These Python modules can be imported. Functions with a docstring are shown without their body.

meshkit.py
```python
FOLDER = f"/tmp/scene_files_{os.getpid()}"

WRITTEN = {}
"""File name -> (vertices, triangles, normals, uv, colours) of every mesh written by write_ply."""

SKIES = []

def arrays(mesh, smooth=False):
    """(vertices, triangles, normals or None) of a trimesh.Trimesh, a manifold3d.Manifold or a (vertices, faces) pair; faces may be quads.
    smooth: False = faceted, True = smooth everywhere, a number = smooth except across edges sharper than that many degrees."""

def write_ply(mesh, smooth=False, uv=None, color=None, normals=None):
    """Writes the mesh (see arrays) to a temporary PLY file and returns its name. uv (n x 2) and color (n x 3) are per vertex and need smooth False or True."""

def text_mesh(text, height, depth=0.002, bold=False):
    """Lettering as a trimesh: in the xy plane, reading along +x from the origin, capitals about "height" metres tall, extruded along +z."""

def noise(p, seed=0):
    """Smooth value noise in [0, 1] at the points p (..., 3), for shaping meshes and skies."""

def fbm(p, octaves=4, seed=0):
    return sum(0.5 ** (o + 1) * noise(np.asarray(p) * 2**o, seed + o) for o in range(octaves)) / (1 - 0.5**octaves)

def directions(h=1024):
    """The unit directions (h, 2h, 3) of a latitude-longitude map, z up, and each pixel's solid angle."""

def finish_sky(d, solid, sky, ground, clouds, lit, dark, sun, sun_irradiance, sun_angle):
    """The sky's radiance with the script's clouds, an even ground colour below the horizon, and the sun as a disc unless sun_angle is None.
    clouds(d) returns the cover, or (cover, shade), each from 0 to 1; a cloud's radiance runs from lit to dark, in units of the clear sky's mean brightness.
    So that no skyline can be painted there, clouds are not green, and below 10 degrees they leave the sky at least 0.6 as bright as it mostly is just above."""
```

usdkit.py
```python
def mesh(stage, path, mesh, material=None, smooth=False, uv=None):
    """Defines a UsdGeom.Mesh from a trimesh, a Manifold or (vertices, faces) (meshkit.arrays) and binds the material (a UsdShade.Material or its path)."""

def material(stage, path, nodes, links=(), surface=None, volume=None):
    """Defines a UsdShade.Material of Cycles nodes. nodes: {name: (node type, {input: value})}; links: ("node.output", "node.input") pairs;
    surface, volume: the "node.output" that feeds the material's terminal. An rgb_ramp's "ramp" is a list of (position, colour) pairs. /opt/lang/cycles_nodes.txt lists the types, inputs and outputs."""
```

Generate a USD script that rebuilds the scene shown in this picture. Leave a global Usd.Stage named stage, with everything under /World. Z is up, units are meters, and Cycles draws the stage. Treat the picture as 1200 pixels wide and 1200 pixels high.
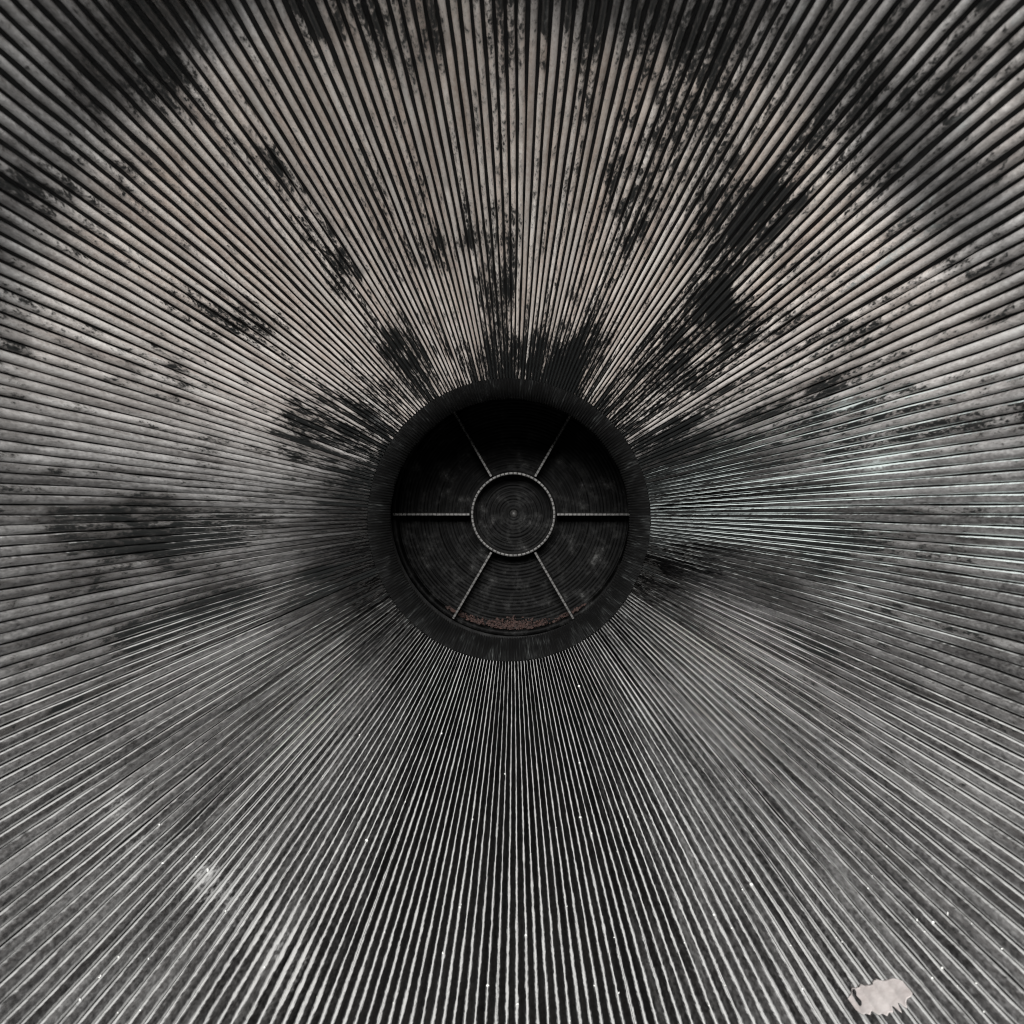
import math
import numpy as np
import trimesh
import usdkit
import meshkit
from pxr import Usd, UsdGeom, UsdLux, UsdShade, Gf, Sdf, Vt

stage = Usd.Stage.CreateInMemory()
UsdGeom.SetStageUpAxis(stage, UsdGeom.Tokens.z)
UsdGeom.SetStageMetersPerUnit(stage, 1.0)
UsdGeom.Xform.Define(stage, '/World')
UsdGeom.Scope.Define(stage, '/World/Looks')
PI = math.pi
rng = np.random.default_rng(11)

# ------------------------------------------------------------------ camera, light, exposure
RT = 0.205                      # throat radius, metres
H = 1.5                         # height of the nozzle's axis
DT = 11.0 * RT                  # camera to throat along the axis
DI = 2.72                       # camera to injector face
FPX = 1550.0 / 1200.0           # focal length in picture widths
CAM = np.array([0.20 * RT, -DT, H + 0.25 * RT])
AIM = np.array([0.0, DI - DT, H])
APW = 36.0
cam = UsdGeom.Camera.Define(stage, '/World/camera')
cam.CreateHorizontalApertureAttr(APW)
cam.CreateVerticalApertureAttr(APW)
cam.CreateFocalLengthAttr(APW * FPX)
cam.CreateHorizontalApertureOffsetAttr(-APW * 2 / 1200.0)
cam.CreateVerticalApertureOffsetAttr(APW * 2 / 1200.0)
cam.CreateClippingRangeAttr(Gf.Vec2f(0.01, 100))
cam.CreateFocusDistanceAttr(2.0)
cam.CreateFStopAttr(12.0)
cam.CreateExposureAttr(0.16)


def look(eye, target):
    m = Gf.Matrix4d().SetLookAt(Gf.Vec3d(*map(float, eye)), Gf.Vec3d(*map(float, target)), Gf.Vec3d(0, 0, 1)).GetInverse()
    return m


cam.AddTransformOp().Set(look(CAM, AIM))

usdkit.material(stage, '/World/Looks/hall_air', {'b': ('background_shader', {'color': (0.95, 0.98, 1.0), 'strength': 0.20})}, surface='b.background')
dome = UsdLux.DomeLight.Define(stage, '/World/sky')  # unseen even fill for the dim surroundings
UsdShade.MaterialBindingAPI.Apply(dome.GetPrim()).Bind(UsdShade.Material.Get(stage, '/World/Looks/hall_air'))
dome.GetPrim().SetCustomDataByKey('kind', 'structure')


def lamp(name, pos, target, w, h, inten, col):
    l = UsdLux.RectLight.Define(stage, '/World/' + name)
    l.CreateWidthAttr(w)
    l.CreateHeightAttr(h)
    l.CreateIntensityAttr(inten)
    l.CreateColorAttr(Gf.Vec3f(*col))
    l.AddTransformOp().Set(look(pos, target))
    return l


lamp('bright_opening', (-0.25, -5.0, H + 1.34), (0, 0, H), 2.0, 0.85, 108.0, (1.0, 0.99, 0.975))  # unseen soft lamp, added in front of the bell to light it

# ------------------------------------------------------------------ profile of the wall
LEN = 6.5 * RT
REX = 3.12 * RT
RHO = 0.73 * RT
PHI = math.radians(35)
T0, R0 = RHO * math.sin(PHI), RT + RHO * (1 - math.cos(PHI))
S0, S1 = math.tan(math.radians(31)), math.tan(math.radians(9.5))
_tm = (REX - R0 + S0 * T0 - S1 * LEN) / (S0 - S1)
_p0, _p1, _p2 = np.array([T0, R0]), np.array([_tm, R0 + S0 * (_tm - T0)]), np.array([LEN, REX])
_u = np.linspace(0, 1, 400)[:, None]
_bz = (1 - _u) ** 2 * _p0 + 2 * _u * (1 - _u) * _p1 + _u ** 2 * _p2


def R_of(t):
    t = np.asarray(t, float)
    arc = RT + RHO - np.sqrt(np.maximum(RHO ** 2 - t ** 2, 1e-9))
    return np.where(t < T0, arc, np.interp(t, _bz[:, 0], _bz[:, 1]))


# where a spot of the photograph (1200 pixels wide) lies on the wall, as angle and distance from the throat
_f = (AIM - CAM) / np.linalg.norm(AIM - CAM)
_r = np.cross(_f, (0, 0, 1)); _r /= np.linalg.norm(_r)
_up = np.cross(_r, _f)


def project(p):
    q = np.asarray(p) - CAM
    d = q @ _f
    return np.stack([602 + 1550 * (q @ _r) / d, 602 - 1550 * (q @ _up) / d], -1)


def spot(px, py):
    ray = _f + _r * (px - 602) / 1550 - _up * (py - 602) / 1550
    s = np.linspace(0.5, 2.4, 4000)
    P = CAM + ray * s[:, None]
    rad = np.hypot(P[:, 0], P[:, 2] - H)
    t = -P[:, 1]
    i = np.argmax((rad > R_of(np.clip(t, 0, LEN))) & (t < LEN))
    return math.atan2(P[i, 2] - H, P[i, 0]), float(np.clip(t[i], 0, LEN))


# ------------------------------------------------------------------ helpers
def tag(prim, label=None, cat=None, group=None, kind=None):
    p = prim.GetPrim()
    for k, v in (('label', label), ('category', cat), ('group', group), ('kind', kind)):
        if v:
            p.SetCustomDataByKey(k, v)
    return prim


_used = {}


def numbered(path):
    n = _used.get(path, 0)
    _used[path] = n + 1
    return path if n == 0 else '%s_%03d' % (path, n)


def look_of(name):
    return UsdShade.Material.Get(stage, '/World/Looks/' + name)


def raw_mesh(path, v, f, n, mat, mask=None, run=None):
    m = UsdGeom.Mesh.Define(stage, path)
    m.CreatePointsAttr(Vt.Vec3fArray.FromNumpy(np.ascontiguousarray(v, np.float32)))
    m.CreateFaceVertexCountsAttr(Vt.IntArray.FromNumpy(np.full(len(f), f.shape[1], np.int32)))
    m.CreateFaceVertexIndicesAttr(Vt.IntArray.FromNumpy(np.ascontiguousarray(f, np.int32).ravel()))
    m.CreateSubdivisionSchemeAttr('none')
    if n is not None:
        m.CreateNormalsAttr(Vt.Vec3fArray.FromNumpy(np.ascontiguousarray(n, np.float32)))
        m.SetNormalsInterpolation('vertex')
    if mask is not None:
        UsdGeom.PrimvarsAPI(m).CreatePrimvar('wear_glint', Sdf.ValueTypeNames.Color3fArray, 'vertex').Set(Vt.Vec3fArray.FromNumpy(np.ascontiguousarray(mask, np.float32)))
    if run is not None:
        UsdGeom.PrimvarsAPI(m).CreatePrimvar('run', Sdf.ValueTypeNames.Float3Array, 'vertex').Set(Vt.Vec3fArray.FromNumpy(np.ascontiguousarray(run, np.float32)))
    UsdShade.MaterialBindingAPI.Apply(m.GetPrim()).Bind(look_of(mat))
    return m


def grid_mesh(P, closed=False):
    """P (a, b, 3): a sheet of quads as triangles with smooth normals; closed joins the last column to the first."""
    a, b = P.shape[:2]
    i, j = np.meshgrid(np.arange(a - 1), np.arange(b if closed else b - 1), indexing='ij')
    j2 = (j + 1) % b
    q = np.stack([i * b + j, i * b + j2, (i + 1) * b + j2, (i + 1) * b + j], -1).reshape(-1, 4)
    f = np.concatenate([q[:, [0, 1, 2]], q[:, [0, 2, 3]]])
    V = P.reshape(-1, 3)
    fn = np.cross(V[f[:, 1]] - V[f[:, 0]], V[f[:, 2]] - V[f[:, 0]])
    n = np.zeros_like(V)
    for k in range(3):
        np.add.at(n, f[:, k], fn)
    n /= np.maximum(np.linalg.norm(n, axis=1, keepdims=True), 1e-12)
    return V, f, n


def lathe(prof, seg=256):
    """prof: (y, radius) pairs from the outside in; a surface turned about the nozzle's axis."""
    prof = np.asarray(prof, float)
    th = np.linspace(0, 2 * PI, seg, endpoint=False)
    P = np.stack([prof[:, 1, None] * np.cos(th), np.repeat(prof[:, 0, None], seg, 1), H + prof[:, 1, None] * np.sin(th)], -1)
    return grid_mesh(P, True)


# ------------------------------------------------------------------ materials
def mat(name, nodes, links, surface='p.BSDF'):
    usdkit.material(stage, '/World/Looks/' + name, nodes, links, surface=surface)


TUBE_N = {
    'run': ('attribute', {'attribute': 'run'}), 'obj': ('object_info', {}), 'at': ('attribute', {'attribute': 'wear_glint'}),
    'sep': ('separate_color', {'color_type': 'rgb'}),
    'w': ('math', {'math_type': 'multiply', 'value2': 61.0}),
    # broad patches that run on over many tubes, stretched along them
    'm1': ('mapping', {'scale': (13.0, 3.6, 13.0)}), 'n1': ('noise_texture', {'scale': 1.0, 'detail': 7.0, 'roughness': 0.68}),
    # flakes that differ from tube to tube
    'm2': ('mapping', {'scale': (130.0, 24.0, 130.0)}), 'n2': ('noise_texture', {'dimensions': '4D', 'scale': 1.0, 'detail': 5.0, 'roughness': 0.7}),
    # fine speckle
    'm3': ('mapping', {'scale': (400.0, 130.0, 400.0)}), 'n3': ('noise_texture', {'dimensions': '4D', 'scale': 1.0, 'detail': 3.0, 'roughness': 0.6}),
    # long streaks along one tube
    'm4': ('mapping', {'scale': (80.0, 3.4, 80.0)}), 'n4': ('noise_texture', {'dimensions': '4D', 'scale': 1.0, 'detail': 4.0, 'roughness': 0.6}),
    'a1': ('math', {'math_type': 'multiply_add', 'value2': 1.25, 'value3': -0.625}),
    'a2': ('math', {'math_type': 'multiply_add', 'value2': 1.9, 'value3': -0.95}),
    'a3': ('math', {'math_type': 'multiply_add', 'value2': 1.3, 'value3': -0.65}),
    's12': ('math', {'math_type': 'add'}), 's123': ('math', {'math_type': 'add'}), 'ssum': ('math', {'math_type': 'add'}),
    'sr': ('math', {'math_type': 'multiply_add', 'value2': 0.42, 'value3': -0.21}), 'ssr': ('math', {'math_type': 'add'}),
    'tv': ('map_range', {'from_min': 0.0, 'from_max': 1.0, 'to_min': 0.82, 'to_max': 1.22, 'clamp': True}), 'ts': ('map_range', {'from_min': 0.5, 'from_max': 1.0, 'to_min': 0.25, 'to_max': 1.1, 'clamp': True}), 'th': ('hsv', {}),
    'soot': ('map_range', {'range_type': 'smoothstep', 'from_min': 0.44, 'from_max': 0.68, 'to_min': 0.0, 'to_max': 1.0, 'clamp': True}),
    # deposit
    'd1': ('math', {'math_type': 'multiply_add', 'value2': 0.46, 'value3': -0.23}),
    'd2': ('math', {'math_type': 'multiply_add', 'value2': 0.4, 'value3': -0.2}),
    'dsum': ('math', {'math_type': 'add'}), 'dsum2': ('math', {'math_type': 'add'}),
    'dep': ('map_range', {'range_type': 'smoothstep', 'from_min': 0.05, 'from_max': 0.95, 'to_min': 0.0, 'to_max': 1.0, 'clamp': True}),
    'tg': ('mix_float', {'fac': 0.36}), 'tone': ('rgb_ramp', {'ramp': [(0.22, (0.16, 0.125, 0.11)), (0.40, (0.40, 0.34, 0.30)), (0.55, (0.56, 0.52, 0.485)), (0.66, (0.60, 0.58, 0.55)), (0.82, (0.44, 0.45, 0.42))]}),
    'metal': ('rgb_ramp', {'ramp': [(0.3, (0.05, 0.05, 0.052)), (0.5, (0.09, 0.09, 0.092)), (0.7, (0.15, 0.15, 0.15))]}),
    'c1': ('mix_color', {}), 'fm': ('map_range', {'range_type': 'smoothstep', 'from_min': 0.15, 'from_max': 0.62, 'to_min': 0.0, 'to_max': 0.78, 'clamp': True}), 'cf': ('mix_color', {'b': (0.055, 0.049, 0.045)}),
    'c2': ('mix_color', {'b': (0.010, 0.011, 0.011)}), 'c3': ('mix_color', {}),
    'rx': ('separate_xyz', {}), 'tx': ('map_range', {'from_min': 0.26, 'from_max': 0.40, 'to_min': 0.0, 'to_max': 0.75, 'clamp': True}), 'tz': ('map_range', {'from_min': -0.13, 'from_max': 0.02, 'to_min': 0.0, 'to_max': 1.0, 'clamp': True}), 'txz': ('math', {'math_type': 'multiply'}), 'cd': ('mix_color', {'a': (0.385, 0.385, 0.378), 'b': (0.58, 0.66, 0.645)}),  # the cool tint at right paints glints into the flank colour
    'u1': ('math', {'math_type': 'multiply_add', 'value2': 0.9}), 'u2': ('math', {'math_type': 'multiply_add', 'value2': 0.5}), 'u0': ('math', {'math_type': 'subtract', 'value2': 0.70}),
    'dust_glint': ('map_range', {'range_type': 'smoothstep', 'from_min': 0.36, 'from_max': 0.78, 'to_min': 0.0, 'to_max': 1.0, 'clamp': True}),
    'bare': ('math', {'math_type': 'subtract', 'value1': 1.0}), 'clean': ('math', {'math_type': 'subtract', 'value1': 1.0}), 'no_dust_glint': ('math', {'math_type': 'subtract', 'value1': 1.0}),
    'me1': ('math', {'math_type': 'multiply'}), 'me2': ('math', {'math_type': 'multiply'}),
    'ro1': ('map_range', {'from_min': 0.0, 'from_max': 1.0, 'to_min': 0.30, 'to_max': 0.62, 'clamp': True}),
    'ro2': ('mix_float', {'b': 0.36}), 'ro3': ('math', {'math_type': 'multiply_add', 'value2': 0.25, 'value3': -0.12}), 'ro': ('math', {'math_type': 'add'}),
    'bh': ('math', {'math_type': 'add'}), 'bh2': ('math', {'math_type': 'multiply_add', 'value2': -0.6}),
    'bump': ('bump', {'strength': 0.55, 'distance': 0.0012}),
    'p': ('principled_bsdf', {'specular_ior_level': 0.5}),
}
TUBE_L = [('obj.random', 'w.value1'), ('at.color', 'sep.color')]
for k in '1234':
    TUBE_L += [('run.vector', f'm{k}.vector'), (f'm{k}.vector', f'n{k}.vector')]
TUBE_L += [('w.value', 'n2.w'), ('w.value', 'n3.w'), ('w.value', 'n4.w'),
           ('n1.fac', 'a1.value1'), ('n2.fac', 'a2.value1'), ('n3.fac', 'a3.value1'),
           ('a1.value', 's12.value1'), ('a2.value', 's12.value2'), ('s12.value', 's123.value1'), ('a3.value', 's123.value2'),
           ('s123.value', 'ssum.value1'), ('sep.r', 'ssum.value2'), ('obj.random', 'sr.value1'), ('ssum.value', 'ssr.value1'), ('sr.value', 'ssr.value2'), ('ssr.value', 'soot.value'),
           ('obj.random', 'tv.value'), ('tv.result', 'th.value'), ('sep.g', 'ts.value'), ('ts.result', 'th.saturation'), ('tone.color', 'th.color'),
           ('n4.fac', 'd1.value1'), ('n3.fac', 'd2.value1'), ('d1.value', 'dsum.value1'), ('d2.value', 'dsum.value2'),
           ('dsum.value', 'dsum2.value1'), ('sep.g', 'dsum2.value2'), ('dsum2.value', 'dep.value'),
           ('n4.fac', 'tg.a'), ('n3.fac', 'tg.b'), ('tg.result', 'tone.fac'), ('n4.fac', 'metal.fac'),
           ('metal.color', 'c1.a'), ('th.color', 'c1.b'), ('dep.result', 'c1.fac'),
           ('sep.b', 'u0.value1'), ('n2.fac', 'u1.value1'), ('u0.value', 'u1.value3'), ('n3.fac', 'u2.value1'), ('u1.value', 'u2.value3'), ('u2.value', 'dust_glint.value'),
           ('ssr.value', 'fm.value'), ('fm.result', 'cf.fac'), ('c1.result', 'cf.a'), ('cf.result', 'c2.a'), ('run.vector', 'rx.vector'), ('rx.x', 'tx.value'), ('rx.z', 'tz.value'), ('tx.result', 'txz.value1'), ('tz.result', 'txz.value2'), ('txz.value', 'cd.fac'), ('cd.result', 'c3.b'), ('soot.result', 'c2.fac'), ('c2.result', 'c3.a'), ('dust_glint.result', 'c3.fac'), ('c3.result', 'p.base_color'),
           ('dep.result', 'bare.value2'), ('soot.result', 'clean.value2'), ('dust_glint.result', 'no_dust_glint.value2'),
           ('bare.value', 'me1.value1'), ('clean.value', 'me1.value2'), ('me1.value', 'me2.value1'), ('no_dust_glint.value', 'me2.value2'), ('me2.value', 'p.metallic'),
           ('dep.result', 'ro1.value'), ('ro1.result', 'ro2.a'), ('soot.result', 'ro2.fac'), ('n3.fac', 'ro3.value1'), ('ro2.result', 'ro.value1'), ('ro3.value', 'ro.value2'), ('ro.value', 'p.roughness'),
           ('n3.fac', 'bh.value1'), ('n2.fac', 'bh.value2'), ('soot.result', 'bh2.value1'), ('bh.value', 'bh2.value3'), ('bh2.value', 'bump.height'), ('bump.normal', 'p.normal')]
mat('tube_metal', TUBE_N, TUBE_L)


def dark_metal(name, lo, hi, rough, metallic, scale, bump=0.4, mid=None):
    mat(name, {'geo': ('geometry', {}), 'm': ('mapping', {'scale': scale}), 'n': ('noise_texture', {'scale': 1.0, 'detail': 6.0, 'roughness': 0.65}),
               'r': ('rgb_ramp', {'ramp': [(0.3, lo), (0.52, mid or tuple(0.5 * (a + b) for a, b in zip(lo, hi))), (0.72, hi)]}),
               'b': ('bump', {'strength': bump, 'distance': 0.001}), 'p': ('principled_bsdf', {'roughness': rough, 'metallic': metallic})},
        [('geo.position', 'm.vector'), ('m.vector', 'n.vector'), ('n.fac', 'r.fac'), ('r.color', 'p.base_color'), ('n.fac', 'b.height'), ('b.normal', 'p.normal')])


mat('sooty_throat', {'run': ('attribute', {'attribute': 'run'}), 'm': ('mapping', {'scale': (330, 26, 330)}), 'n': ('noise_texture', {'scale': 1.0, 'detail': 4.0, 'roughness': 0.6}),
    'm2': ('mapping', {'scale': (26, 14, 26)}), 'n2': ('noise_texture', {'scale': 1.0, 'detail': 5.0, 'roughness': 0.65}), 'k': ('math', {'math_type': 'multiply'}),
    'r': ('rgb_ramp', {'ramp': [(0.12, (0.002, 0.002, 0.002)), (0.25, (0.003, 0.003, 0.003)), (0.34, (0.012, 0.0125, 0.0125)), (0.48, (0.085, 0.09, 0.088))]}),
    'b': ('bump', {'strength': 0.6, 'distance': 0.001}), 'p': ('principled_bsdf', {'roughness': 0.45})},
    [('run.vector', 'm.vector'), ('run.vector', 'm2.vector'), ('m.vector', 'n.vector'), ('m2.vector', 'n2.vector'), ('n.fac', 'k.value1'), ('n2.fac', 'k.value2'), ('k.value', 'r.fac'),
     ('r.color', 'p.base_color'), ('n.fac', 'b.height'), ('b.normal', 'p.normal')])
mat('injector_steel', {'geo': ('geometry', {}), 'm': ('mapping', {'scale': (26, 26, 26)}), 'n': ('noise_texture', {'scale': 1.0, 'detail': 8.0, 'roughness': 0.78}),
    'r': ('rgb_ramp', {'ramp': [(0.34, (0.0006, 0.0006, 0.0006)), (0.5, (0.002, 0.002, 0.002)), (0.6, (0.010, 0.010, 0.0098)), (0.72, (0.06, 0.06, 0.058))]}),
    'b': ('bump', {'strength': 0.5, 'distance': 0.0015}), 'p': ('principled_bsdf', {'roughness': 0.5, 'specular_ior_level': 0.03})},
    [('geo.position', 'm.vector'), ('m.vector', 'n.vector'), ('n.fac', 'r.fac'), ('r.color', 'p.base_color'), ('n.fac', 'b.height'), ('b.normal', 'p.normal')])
dark_metal('baffle_copper', (0.010, 0.0098, 0.0095), (0.062, 0.060, 0.057), 0.5, 0.5, (120, 120, 120))
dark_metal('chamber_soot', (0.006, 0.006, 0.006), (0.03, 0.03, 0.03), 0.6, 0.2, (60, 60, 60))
dark_metal('rust', (0.004, 0.0035, 0.003), (0.052, 0.022, 0.016), 0.85, 0.0, (160, 160, 160), 0.8)
dark_metal('jacket_steel', (0.015, 0.015, 0.015), (0.04, 0.04, 0.04), 0.6, 0.5, (30, 30, 30))
dark_metal('grit_mineral', (0.25, 0.25, 0.24), (0.6, 0.6, 0.58), 0.6, 0.0, (200, 200, 200))
dark_metal('scrap_paper', (0.24, 0.213, 0.204), (0.36, 0.335, 0.325), 0.85, 0.0, (70, 70, 70), 0.3)

# ------------------------------------------------------------------ wear on the tubes: soot, pale deposit, chalk, and painted glints
# spots of the photograph: x, y, half length along the tube (px), half width across (px), amount
SOOT = [(395, 305, 55, 14, .42), (285, 372, 45, 24, .55), (580, 375, 60, 14, .75), (600, 430, 20, 110, .3), (860, 235, 75, 42, .55), (830, 270, 60, 30, .15),
        (735, 285, 50, 16, .45), (880, 392, 40, 24, .5), (690, 90, 110, 12, .33), (850, 80, 90, 22, .28), (480, 70, 60, 20, .5), (400, 20, 40, 30, .35), (660, 8, 30, 60, .2),
        (190, 620, 100, 22, .95), (215, 628, 55, 10, .4), (200, 715, 80, 45, .55), (110, 632, 60, 16, .4), (940, 620, 75, 20, .9), (955, 660, 30, 30, .4), (900, 490, 100, 55, .38), (390, 560, 50, 70, .3),
        (385, 700, 60, 50, .33), (520, 290, 14, 40, .42), (430, 480, 40, 22, .35), (800, 540, 50, 24, .35), (300, 150, 40, 40, .15), (1080, 120, 60, 40, .2),
        (190, 95, 60, 40, .3), (780, 420, 40, 40, .3), (470, 400, 50, 26, .35), (1000, 470, 60, 30, .25), (920, 760, 70, 40, .28), (100, 560, 60, 14, .3), (60, 840, 25, 4, .5),
        (700, 390, 40, 20, .3), (400, 330, 30, 10, .35), (340, 210, 50, 12, .3), (950, 200, 90, 22, .12), (840, 700, 70, 40, .15), (640, 420, 30, 60, .3)]
CHALK_GLINT = [(785, 520, 20, 3, .3), (815, 508, 18, 3, .3), (775, 548, 16, 3, .3), (820, 560, 30, 3, .3), (835, 575, 34, 3, .3), (860, 622, 60, 3, .3), (1060, 290, 70, 5, .55), (1010, 330, 60, 5, .55),  # glints painted as pale streaks on the right flanks
         (1120, 320, 60, 5, .5), (1095, 230, 50, 5, .5), (960, 410, 40, 4, .45), (900, 455, 30, 4, .4), (980, 480, 30, 5, .4), (1020, 545, 40, 6, .45), (1150, 250, 40, 5, .5), (920, 560, 40, 4, .55), (440, 490, 14, 6, .45), (455, 505, 16, 8, .4),
         (238, 1022, 20, 18, .7), (260, 1045, 30, 22, .5), (290, 1078, 32, 22, .5), (325, 1108, 36, 20, .52), (350, 1140, 30, 16, .52), (370, 1170, 24, 12, .42), (132, 935, 22, 12, .5), (140, 955, 26, 14, .6), (160, 985, 26, 16, .52), (200, 1000, 30, 18, .3), (60, 1120, 60, 40, .2), (1010, 1150, 30, 24, .5), (955, 1180, 40, 30, .4),
         (1190, 20, 14, 16, .8), (1035, 545, 30, 16, .4), (1000, 300, 80, 14, .35), (215, 30, 22, 12, .7), (165, 70, 22, 16, .6), (250, 60, 14, 8, .6), (130, 110, 20, 12, .5), (495, 70, 30, 5, .5), (380, 18, 20, 8, .6), (935, 15, 26, 9, .8), (985, 55, 22, 14, .6), (1045, 75, 26, 12, .55), (1120, 150, 20, 10, .6), (1165, 75, 16, 6, .7), (1140, 130, 16, 16, .4), (60, 190, 18, 8, .5), (20, 170, 16, 8, .5), (80, 250, 14, 8, .4), (640, 20, 20, 4, .5), (555, 15, 24, 4, .5), (990, 470, 30, 16, .4), (180, 740, 60, 50, .15)]  # mostly glints painted as pale spots near the lip


def blobs(table, broken=False):
    out = []
    r = np.random.default_rng(77)
    if broken:
        table = [(x + la * r.normal(0, .7) * (x - 597) / math.hypot(x - 597, y - 611) + wa * r.normal(0, .75) * (y - 611) / math.hypot(x - 597, y - 611),
                  y + la * r.normal(0, .7) * (y - 611) / math.hypot(x - 597, y - 611) - wa * r.normal(0, .75) * (x - 597) / math.hypot(x - 597, y - 611),
                  la * r.uniform(.25, .6), max(wa * r.uniform(.2, .55), 2.5), a * r.uniform(.5, 1.0)) for x, y, la, wa, a in table for _ in range(6)] + [(x, y, la, wa, a * .42) for x, y, la, wa, a in table]
    for x, y, la, wa, amt in table:
        th, t = spot(x, y)
        rpx = math.hypot(x - 597, y - 611)
        k = (rpx + la) / rpx
        x2, y2 = 597 + (x - 597) * k, 611 + (y - 611) * k
        t2 = spot(x2, y2)[1]
        out.append((th, t, max(abs(t2 - t), 0.008), wa / rpx, amt))
    return out


SB, CB = blobs(SOOT, True), blobs(CHALK_GLINT)
TBAND, TPALE = spot(597, 611 - 655)[1], spot(597, 611 - 290)[1]


def field(th, t, table):
    v = np.zeros(np.broadcast(th, t).shape)
    for a, b, lt, wt, amt in table:
        d = (th - a + PI) % (2 * PI) - PI
        v += amt * np.exp(-0.6 * ((d / wt) ** 2 + ((t - b) / lt) ** 2))
    return v


def wear_glint(th, t):
    up = np.sin(th)                                           # 1 at the crown of the nozzle, -1 at its floor
    # the flame's pale oxide coat: whole on the roof, thin on the sides, gone along the floor
    dep = np.interp(up, [-1, -0.985, -0.95, -0.88, -0.7, -0.4, 0.1, 0.6, 1], [-0.2, -0.1, 0.09, 0.25, 0.31, 0.37, 0.46, 0.92, 1.14])
    s = t / LEN
    dep = dep - np.interp(s, [0.62, 0.74, 1], [0, 0.42, 0.58]) * np.clip(up + .25, 0, 1) * (0.6 + 0.4 * np.cos(th * 5 + 1))
    side = np.clip(1.15 - np.abs(up + .05) * 1.3, 0, 1)
    dep = dep - 0.24 * np.exp(-((t - T0) / 0.13) ** 2) * side - 0.16 * np.exp(-((t - T0) / 0.16) ** 2) * np.clip(-up, 0, 1)
    right = np.exp(-((((th + PI) % (2 * PI) - PI) - 0.10) / 0.36) ** 2) * np.exp(-((t - T0 - .12) / 0.3) ** 2)
    dep = dep - 0.34 * right
    # a dark burnt band round the upper half, not far from the lip
    tb = TBAND + .05 * np.sin(th * 3 + 1) + .03 * np.sin(th * 7)
    band = np.exp(-((t - tb) / 0.085) ** 2) * np.clip((up - .25) * 2.2, 0, 1)
    dep = dep - 0.5 * band * (.6 + .4 * np.sin(th * 9 + 2))
    soot = 0.15 - .05 * np.clip(up, 0, 1) + 0.20 * np.exp(-((t - T0) / 0.055) ** 2) + 0.10 * np.exp(-((t - T0) / 0.2) ** 2) + 0.18 * band - 0.07 * np.exp(-((t - TPALE) / 0.09) ** 2) * np.clip(up, 0, 1) + .06 * np.clip((s - .72) / .28, 0, 1) * np.clip(up + .3, 0, 1)
    soot = soot + 0.10 * np.clip(1 - np.abs(up) * 2.0, 0, 1) + 0.11 * np.clip(np.cos(th - 0.95), 0, 1) ** 2 + 0.12 * right
    soot = np.where(up < -0.55, soot - 0.45 * np.clip((-0.55 - up) / 0.35, 0, 1), soot)
    return np.stack([soot + 0.68 * np.minimum(field(th, t, SB), np.where(np.abs(up) < .4, .8, .62)), dep, np.clip(field(th, t, CB), 0, 1)], -1)


# ------------------------------------------------------------------ the engine: one thing, all else on it is a part
ENG = '/World/rocket_engine'
UsdGeom.Xform.Define(stage, ENG)
tag(stage.GetPrimAtPath(ENG), 'sooty rocket engine bell of fine metal tubes narrowing to a black injector', 'rocket engine')

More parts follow.
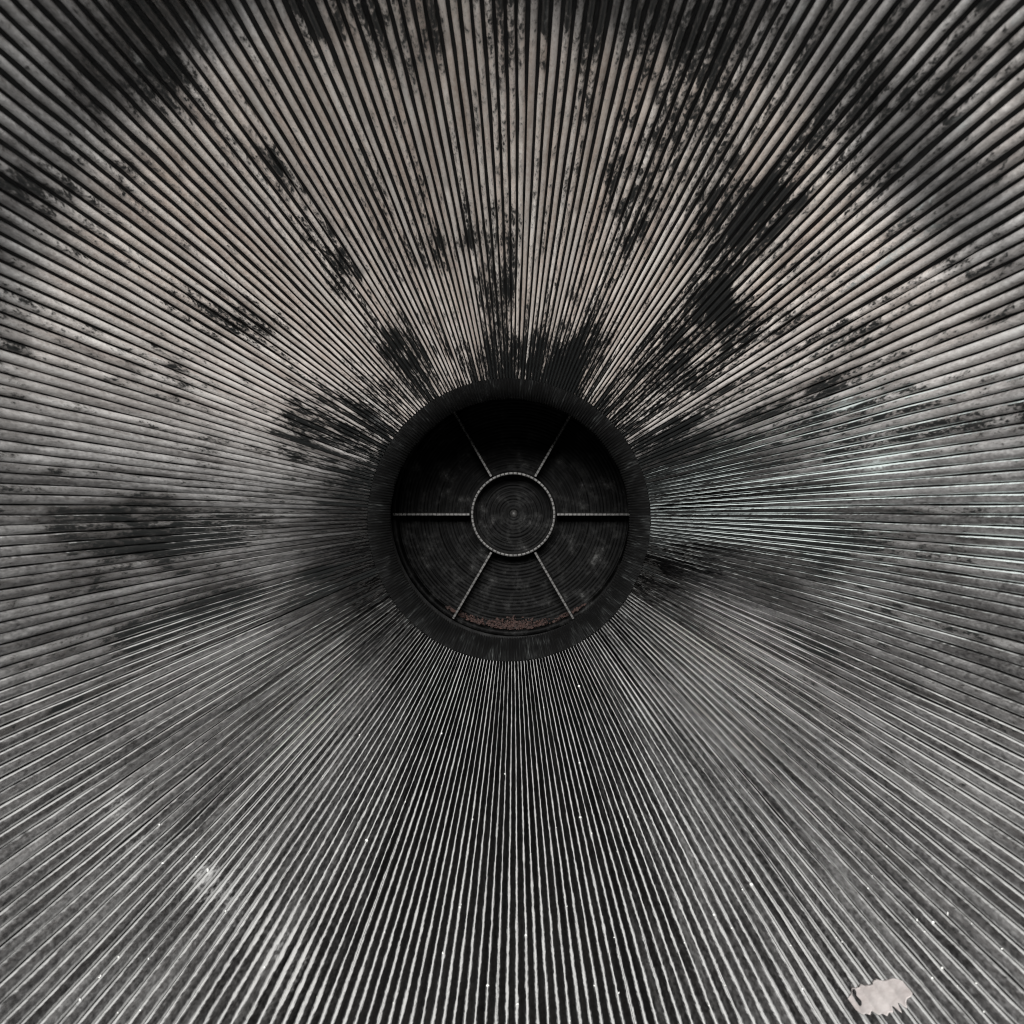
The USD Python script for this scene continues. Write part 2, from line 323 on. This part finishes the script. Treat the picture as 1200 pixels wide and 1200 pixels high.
NT = 292
NS = 150
ts = np.concatenate([np.linspace(T0, 0.45, 70, endpoint=False), np.linspace(0.45, LEN, NS - 70)])
Rs = R_of(ts)
dR = np.gradient(Rs, ts)
nl = np.sqrt(1 + dR ** 2)
xs0 = np.array([-1, -.93, -.84, -.76, -.66, -.56, -.42, -.2, 0, .2, .42, .56, .66, .76, .84, .93, 1.0])
NC = len(xs0)
def sstep(a, b, x):
    q = np.clip((x - a) / (b - a), 0, 1)
    return q * q * (3 - 2 * q)
for k in range(NT):
    th0 = (k + 0.5) * 2 * PI / NT - PI / 2
    upk = math.sin(th0)
    half = PI / NT * Rs
    lat = np.zeros(NS); rad = np.zeros(NS); fat = np.ones(NS)
    for w_, a_ in ((9, .05), (23, .04), (57, .025)):
        lat += 1.5 * a_ * np.sin(ts * w_ + rng.uniform(0, 7)) * rng.normal(0, .7)
        rad += 1.3 * a_ * np.sin(ts * w_ * 1.2 + rng.uniform(0, 7)) * rng.normal(0, .9)
        fat += .5 * a_ * np.sin(ts * w_ * .9 + rng.uniform(0, 7)) * rng.normal(0, .9)
    for _ in range(rng.poisson(2.2 if upk > -0.5 else 0.6)):
        c_, l_ = rng.uniform(T0, LEN), rng.uniform(.008, .03)
        g_ = np.exp(-((ts - c_) / l_) ** 2)
        rad += -rng.uniform(.1, .5) * g_
        fat += rng.uniform(-.1, .12) * g_
    rad += rng.normal(0, .04)
    if rng.random() < .12:
        lat += rng.normal(0, .35) * np.exp(-((ts - rng.uniform(.2, LEN)) / rng.uniform(.04, .15)) ** 2)
    # on the roof the tubes stand apart, on the sides they touch, on the floor dust fills the grooves between them
    roof = sstep(0.15, 0.8, upk)
    floor = sstep(-0.62, -0.9, upk)
    fat = fat * (0.96 - 0.32 * roof * rng.uniform(.82, 1.12)) * (1 - floor) + floor * 1.0
    fat = np.minimum(fat, 1.0)
    w = half * fat
    x = np.repeat(xs0[None], NS, 0)
    prof = np.sqrt(np.maximum(1 - x ** 2, 0)) * (1 - 0.0 * floor)
    fill = floor * (0.66 + .05 * np.sin(ts * 31 + rng.uniform(0, 7)) * rng.normal(0, 1))[:, None]
    prof = np.maximum(prof, fill)
    drop = np.where(np.abs(x) > .99, -0.9 * (1 - floor), 0)           # the flank runs on down behind its neighbour
    hgt = w[:, None] * (prof + drop - 1) + (rad * half * (1 - .7 * floor))[:, None]
    u = w[:, None] * x + (lat * half * (1 - .6 * floor))[:, None]
    Rr = Rs[:, None] - hgt / nl[:, None]
    tt = ts[:, None] + hgt * (dR / nl)[:, None]
    th = th0 + u / Rs[:, None]
    P = np.stack([Rr * np.cos(th), -tt, H + Rr * np.sin(th)], -1)
    V, f, n = grid_mesh(P)
    inward = -np.stack([np.cos(th), 0 * th, np.sin(th)], -1).reshape(-1, 3)
    if (n * inward).sum() < 0:
        f, n = f[:, ::-1], -n
    W = wear_glint(th, tt)
    patchy = .55 + .9 * meshkit.noise(np.stack([np.cos(th) * 5, tt * 7, np.sin(th) * 5], -1), 21)
    # pale strip in the floor's grooves, pale flanks low and aside; at right painted glints
    ax = np.abs(x)
    film_glint = (sstep(0.42, 0.74, ax) * (1 - sstep(0.90, 0.97, ax))) * sstep(0.75, -0.1, upk) * (.5 + .24 * sstep(-.1, -.55, upk) + .5 * math.exp(-((((th0 + PI) % (2 * PI) - PI) - 0.32) / .42) ** 2)) * rng.uniform(.8, 1.12)
    strip = (.58 * sstep(0.44, 0.64, ax) + .42 * sstep(0.80, 0.92, ax)) * sstep(-0.28, -0.62, upk) * (0.78 + 0.22 * sstep(0.06, 0.6, ts / LEN))[:, None] * rng.uniform(.84, 1.0)
    dusty_glint = np.maximum(film_glint * np.clip(patchy, 0, 1.15) * (1 - sstep(-.78, -.95, upk)) * (1 - (.75 if math.cos(th0) < .2 else .25) * np.exp(-((ts - T0) / .13) ** 2))[:, None], strip)
    W[..., 2] = 1 - (1 - .74 * W[..., 2]) * (1 - np.clip(dusty_glint, 0, 1))
    raw_mesh(numbered(ENG + '/tube'), V, f, n, 'tube_metal', W.reshape(-1, 3), np.stack([.4 * np.cos(th), tt, .4 * np.sin(th)], -1).reshape(-1, 3))


def part(name, vfn, m, parent=ENG, flip=False, label=None):
    V, f, n = vfn
    if flip:
        f, n = f[:, ::-1], -n
    o = raw_mesh(numbered(parent + '/' + name), V, f, n, m)
    if label:
        tag(o, label)
    return o


# outer jacket behind the tubes, closed at the lip
jt = np.linspace(T0 - 0.02, LEN, 60)
part('jacket', lathe([(-t, R_of(t) + 0.0085) for t in jt] + [(-LEN, R_of(LEN) + 0.02)] + [(-t, R_of(t) + 0.02) for t in jt[::-1]], 292), 'jacket_steel')
a = np.linspace(0, 2 * PI, 17)
part('exit_manifold', lathe([(-LEN + 0.03 + 0.03 * math.cos(x), REX + 0.035 + 0.03 * math.sin(x)) for x in a], 192), 'jacket_steel')

# ribbed sooty throat: starts a little proud of the tubes' ends
tt = np.linspace(T0 + 0.001, -0.10, 42)
seg = NT * 8
th = np.arange(seg) * 2 * PI / seg - PI / 2
arcR = RT + RHO - np.sqrt(RHO ** 2 - np.clip(tt, -0.3, None) ** 2)
lift = np.full(len(tt), -0.0012)
rib = 0.0024 * np.abs(np.cos((th + PI / 2) * NT / 2))
jit = 0.0012 * (meshkit.noise(np.stack([th * 14, np.zeros(seg), np.zeros(seg)], -1), 3) - .5)
P = np.empty((len(tt), seg, 3))
Rr = arcR[:, None] - lift[:, None] - rib[None] + jit[None]
P[..., 0] = Rr * np.cos(th); P[..., 2] = H + Rr * np.sin(th)
edge = 0.0 * (meshkit.noise(np.stack([th * 6, np.ones(seg), np.zeros(seg)], -1), 5) - .5)
P[..., 1] = -tt[:, None] - edge[None] * np.clip((tt[:, None] - T0 + .02) / .02, 0, 1)
V, f, n = grid_mesh(P, True)
run = np.stack([np.broadcast_to(.4 * np.cos(th), P.shape[:2]), np.broadcast_to(tt[:, None], P.shape[:2]), np.broadcast_to(.4 * np.sin(th), P.shape[:2])], -1).reshape(-1, 3)
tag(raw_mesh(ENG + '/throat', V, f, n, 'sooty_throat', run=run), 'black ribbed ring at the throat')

# chamber behind the throat
YI = DI - DT
RI, RC = 0.243, 0.262
ycon = 0.10
Rcon = RT + RHO - math.sqrt(RHO ** 2 - ycon ** 2) + 0.0012
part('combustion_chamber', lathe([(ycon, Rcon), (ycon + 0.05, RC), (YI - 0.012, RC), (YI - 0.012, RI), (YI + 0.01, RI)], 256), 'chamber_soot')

# injector face: turned in concentric ridges
prof = [(YI + 0.0, RI + 0.001)]
nr = 34
edges = np.linspace(0, RI, nr + 1)
edges[1:-1] += rng.normal(0, .0009, nr - 1)
for i in range(nr, 0, -1):
    r1 = edges[i]; p = edges[i] - edges[i - 1]
    dz = rng.uniform(.0004, .0013); y0 = YI + rng.normal(0, .0003)
    prof += [(y0, r1 - 0.08 * p), (y0 - dz, r1 - 0.30 * p), (y0 - dz, r1 - 0.66 * p), (y0, r1 - 0.90 * p)]
prof[-1] = (YI - 0.0010, 0.0005)
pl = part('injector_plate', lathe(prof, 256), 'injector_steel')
rim = [(YI, .236), (YI - .018, .238), (YI - .022, .241), (YI - .022, .247), (YI - .018, .250), (YI, .251)]
part('injector_rim', lathe(rim, 256), 'injector_steel')
part('boss', lathe([(YI - 0.001, 0.008), (YI - 0.006, 0.007), (YI - 0.007, 0.0008)], 32), 'baffle_copper', parent=ENG + '/injector_plate')


# baffles: a notched ring and six notched blades
BH = 0.075
RB = 48.2 * (DI - BH) / 1550
TH = 0.0026
def notch(s, pitch):
    return 0.0022 * (np.abs(np.sin(PI * s / pitch)) < 0.25)
seg = 720
th = np.arange(seg) * 2 * PI / seg
yy = YI - BH + notch(th * RB, 2 * PI * RB / 60)
rows = [(YI + 0 * th, RB - TH), (yy + .0008, RB - TH), (yy, RB - TH + .0008), (yy, RB + TH - .0008), (yy + .0008, RB + TH), (YI + 0 * th, RB + TH)]
P = np.stack([np.stack([r * np.cos(th), y, H + r * np.sin(th)], -1) for y, r in rows])
part('baffle_ring', grid_mesh(P, True), 'baffle_copper')
for i in range(6):
    a0 = i * PI / 3
    r = np.linspace(RB + TH + 0.003, RI - 0.002, 220)
    yy = YI - BH + notch(r, 0.0085)
    e = np.array([math.cos(a0), 0, math.sin(a0)]); s = np.array([-math.sin(a0), 0, math.cos(a0)])
    B = np.array([0, 0, H]) + r[:, None] * e
    rows = [(YI + 0 * r, -TH), (yy + .0008, -TH), (yy, -TH + .0008), (yy, TH - .0008), (yy + .0008, TH), (YI + 0 * r, TH)]
    P = np.stack([B + y[:, None] * np.array([0, 1, 0]) + o * s for y, o in rows])
    V, f, n = grid_mesh(P)
    for end in (0, len(r) - 1):
        idx = [k * len(r) + end for k in range(6)]
        f = np.concatenate([f, [[idx[0], idx[j], idx[j + 1]] for j in range(1, 5)]])
    raw_mesh(numbered(ENG + '/baffle_blade'), V, f, None, 'baffle_copper')

# ------------------------------------------------------------------ loose things lying in the engine
def on_wall(th, t, lift):
    R = R_of(t) - lift
    return np.stack([R * np.cos(th), -t + 0 * R, H + R * np.sin(th)], -1)


# rust flakes collected at the floor of the chamber, before the injector
fl = []
clumps = [(-PI / 2 + c, w, k) for c, w, k in ((-.02, .07, 210), (.10, .05, 120), (-.16, .05, 90), (.24, .04, 60), (-.33, .05, 80), (-.48, .05, 50), (-.58, .03, 40), (.47, .06, 60), (.60, .03, 26), (0, .25, 160))]
for c_, w_, k_ in clumps:
    for _ in range(k_):
        a0 = rng.normal(c_, w_)
        b = trimesh.creation.icosphere(subdivisions=0, radius=1.0)
        b.apply_scale(rng.uniform(.001, .0042, 3) * [1, 1, .5] * rng.uniform(.5, 1.2))
        b.apply_transform(trimesh.transformations.random_rotation_matrix(rng.random(3)))
        r = 0.2365 - abs(rng.normal(0, .0095)) * max(.12, 1 - 1.4 * abs(a0 + PI / 2))
        b.apply_translation([r * math.cos(a0), YI - rng.uniform(.001, .019), H + r * math.sin(a0)])
        fl.append(b)
fl = trimesh.util.concatenate(fl)
tag(raw_mesh('/World/rust_flakes', fl.vertices, fl.faces, None, 'rust'), 'reddish brown rust flakes lying at the bottom edge of the injector', 'rust', kind='stuff')

# grit in the grooves of the floor
gr = []
while len(gr) < 120:
    px, py = rng.uniform(60, 1190), rng.uniform(800, 1195)
    if abs(px - 600) > (py - 640) * 1.25:
        continue
    th0, t0 = spot(px, py)
    k = round((th0 + PI / 2) * NT / (2 * PI))
    th0 = k * 2 * PI / NT - PI / 2 + rng.normal(0, .2) * PI / NT
    b = trimesh.creation.icosphere(subdivisions=1, radius=1.0)
    b.apply_scale(rng.uniform(.6, 1.3, 3) * rng.choice([.0007, .001, .0013, .0019], p=[.3, .36, .24, .10]))
    b.apply_translation(on_wall(np.array(th0), np.array(t0), -0.6 * PI / NT * float(R_of(t0)) + .0012))
    gr.append(b)
gr = trimesh.util.concatenate(gr)
tag(raw_mesh('/World/grit', gr.vertices, gr.faces, None, 'grit_mineral'), 'pale grit caught in the grooves between the lowest tubes', 'grit', kind='stuff')


def scrap(name, px, py, across, along, seed, label):
    """A torn sheet that lies over a few tubes; its ends are torn off tube by tube."""
    r = np.random.default_rng(seed)
    th_c, t_c = spot(px, py)
    k0 = (th_c + PI / 2) * NT / (2 * PI)
    cols, rows = int(across * 10), 22
    u = np.linspace(-across / 2, across / 2, cols)
    knots = np.arange(-across / 2 - 1, across / 2 + 1.01, 0.25)
    body = np.sqrt(np.clip(1 - (u / (across * .53)) ** 4, .05, 1))
    hi = body * (.5 + np.interp(u, knots, 0.10 * r.normal(0, 1, len(knots)))) * along
    lo = -body * (.5 + np.interp(u, knots, .06 * r.normal(0, 1, len(knots)))) * along
    thc = (k0 + u) * 2 * PI / NT - PI / 2
    q = np.linspace(0, 1, rows)[:, None]
    t = t_c + lo + (hi - lo) * q + .0068 * u
    th = np.broadcast_to(thc, t.shape) + .0006 * (meshkit.noise(np.stack([t * 90, 0 * t, 0 * t], -1), 8) - .5)
    half = PI / NT * R_of(t)
    ph = (k0 + u - np.round(k0 + u)) * 2                                # 0 over a groove, 1 on a crest
    lift = .0004 - half * .30 * (1 - np.abs(ph)) ** 1.5 + .0016 * (meshkit.fbm(np.stack([np.broadcast_to(u, t.shape) * .9, t * 60, 0 * t], -1), 3, 4) - .3)
    lift = lift + .0012 * (q < .04) * r.random(cols)[None]
    top, bot = on_wall(th, t, lift), on_wall(th, t, lift - .0005)
    V, f, n = grid_mesh(top)
    V2, f2, n2 = grid_mesh(bot)
    rim = [j for j in range(cols)] + [i * cols + cols - 1 for i in range(1, rows)] + [(rows - 1) * cols + j for j in range(cols - 2, -1, -1)] + [i * cols for i in range(rows - 2, 0, -1)]
    m = len(V)
    e = np.array([[a, b, b + m] for a, b in zip(rim, rim[1:] + rim[:1])] + [[a, b + m, a + m] for a, b in zip(rim, rim[1:] + rim[:1])])
    mesh = trimesh.Trimesh(np.concatenate([V, V2]), np.concatenate([f, f2[:, ::-1] + m, e]), process=False)
    mesh.fix_normals()
    tag(raw_mesh('/World/' + name, mesh.vertices, mesh.faces, mesh.vertex_normals, 'scrap_paper'), label, 'paper scrap')


scrap('paper_scrap', 1031, 1168, 4.3, .046, 4, 'ragged pinkish paper scrap stuck across the tubes at lower right')
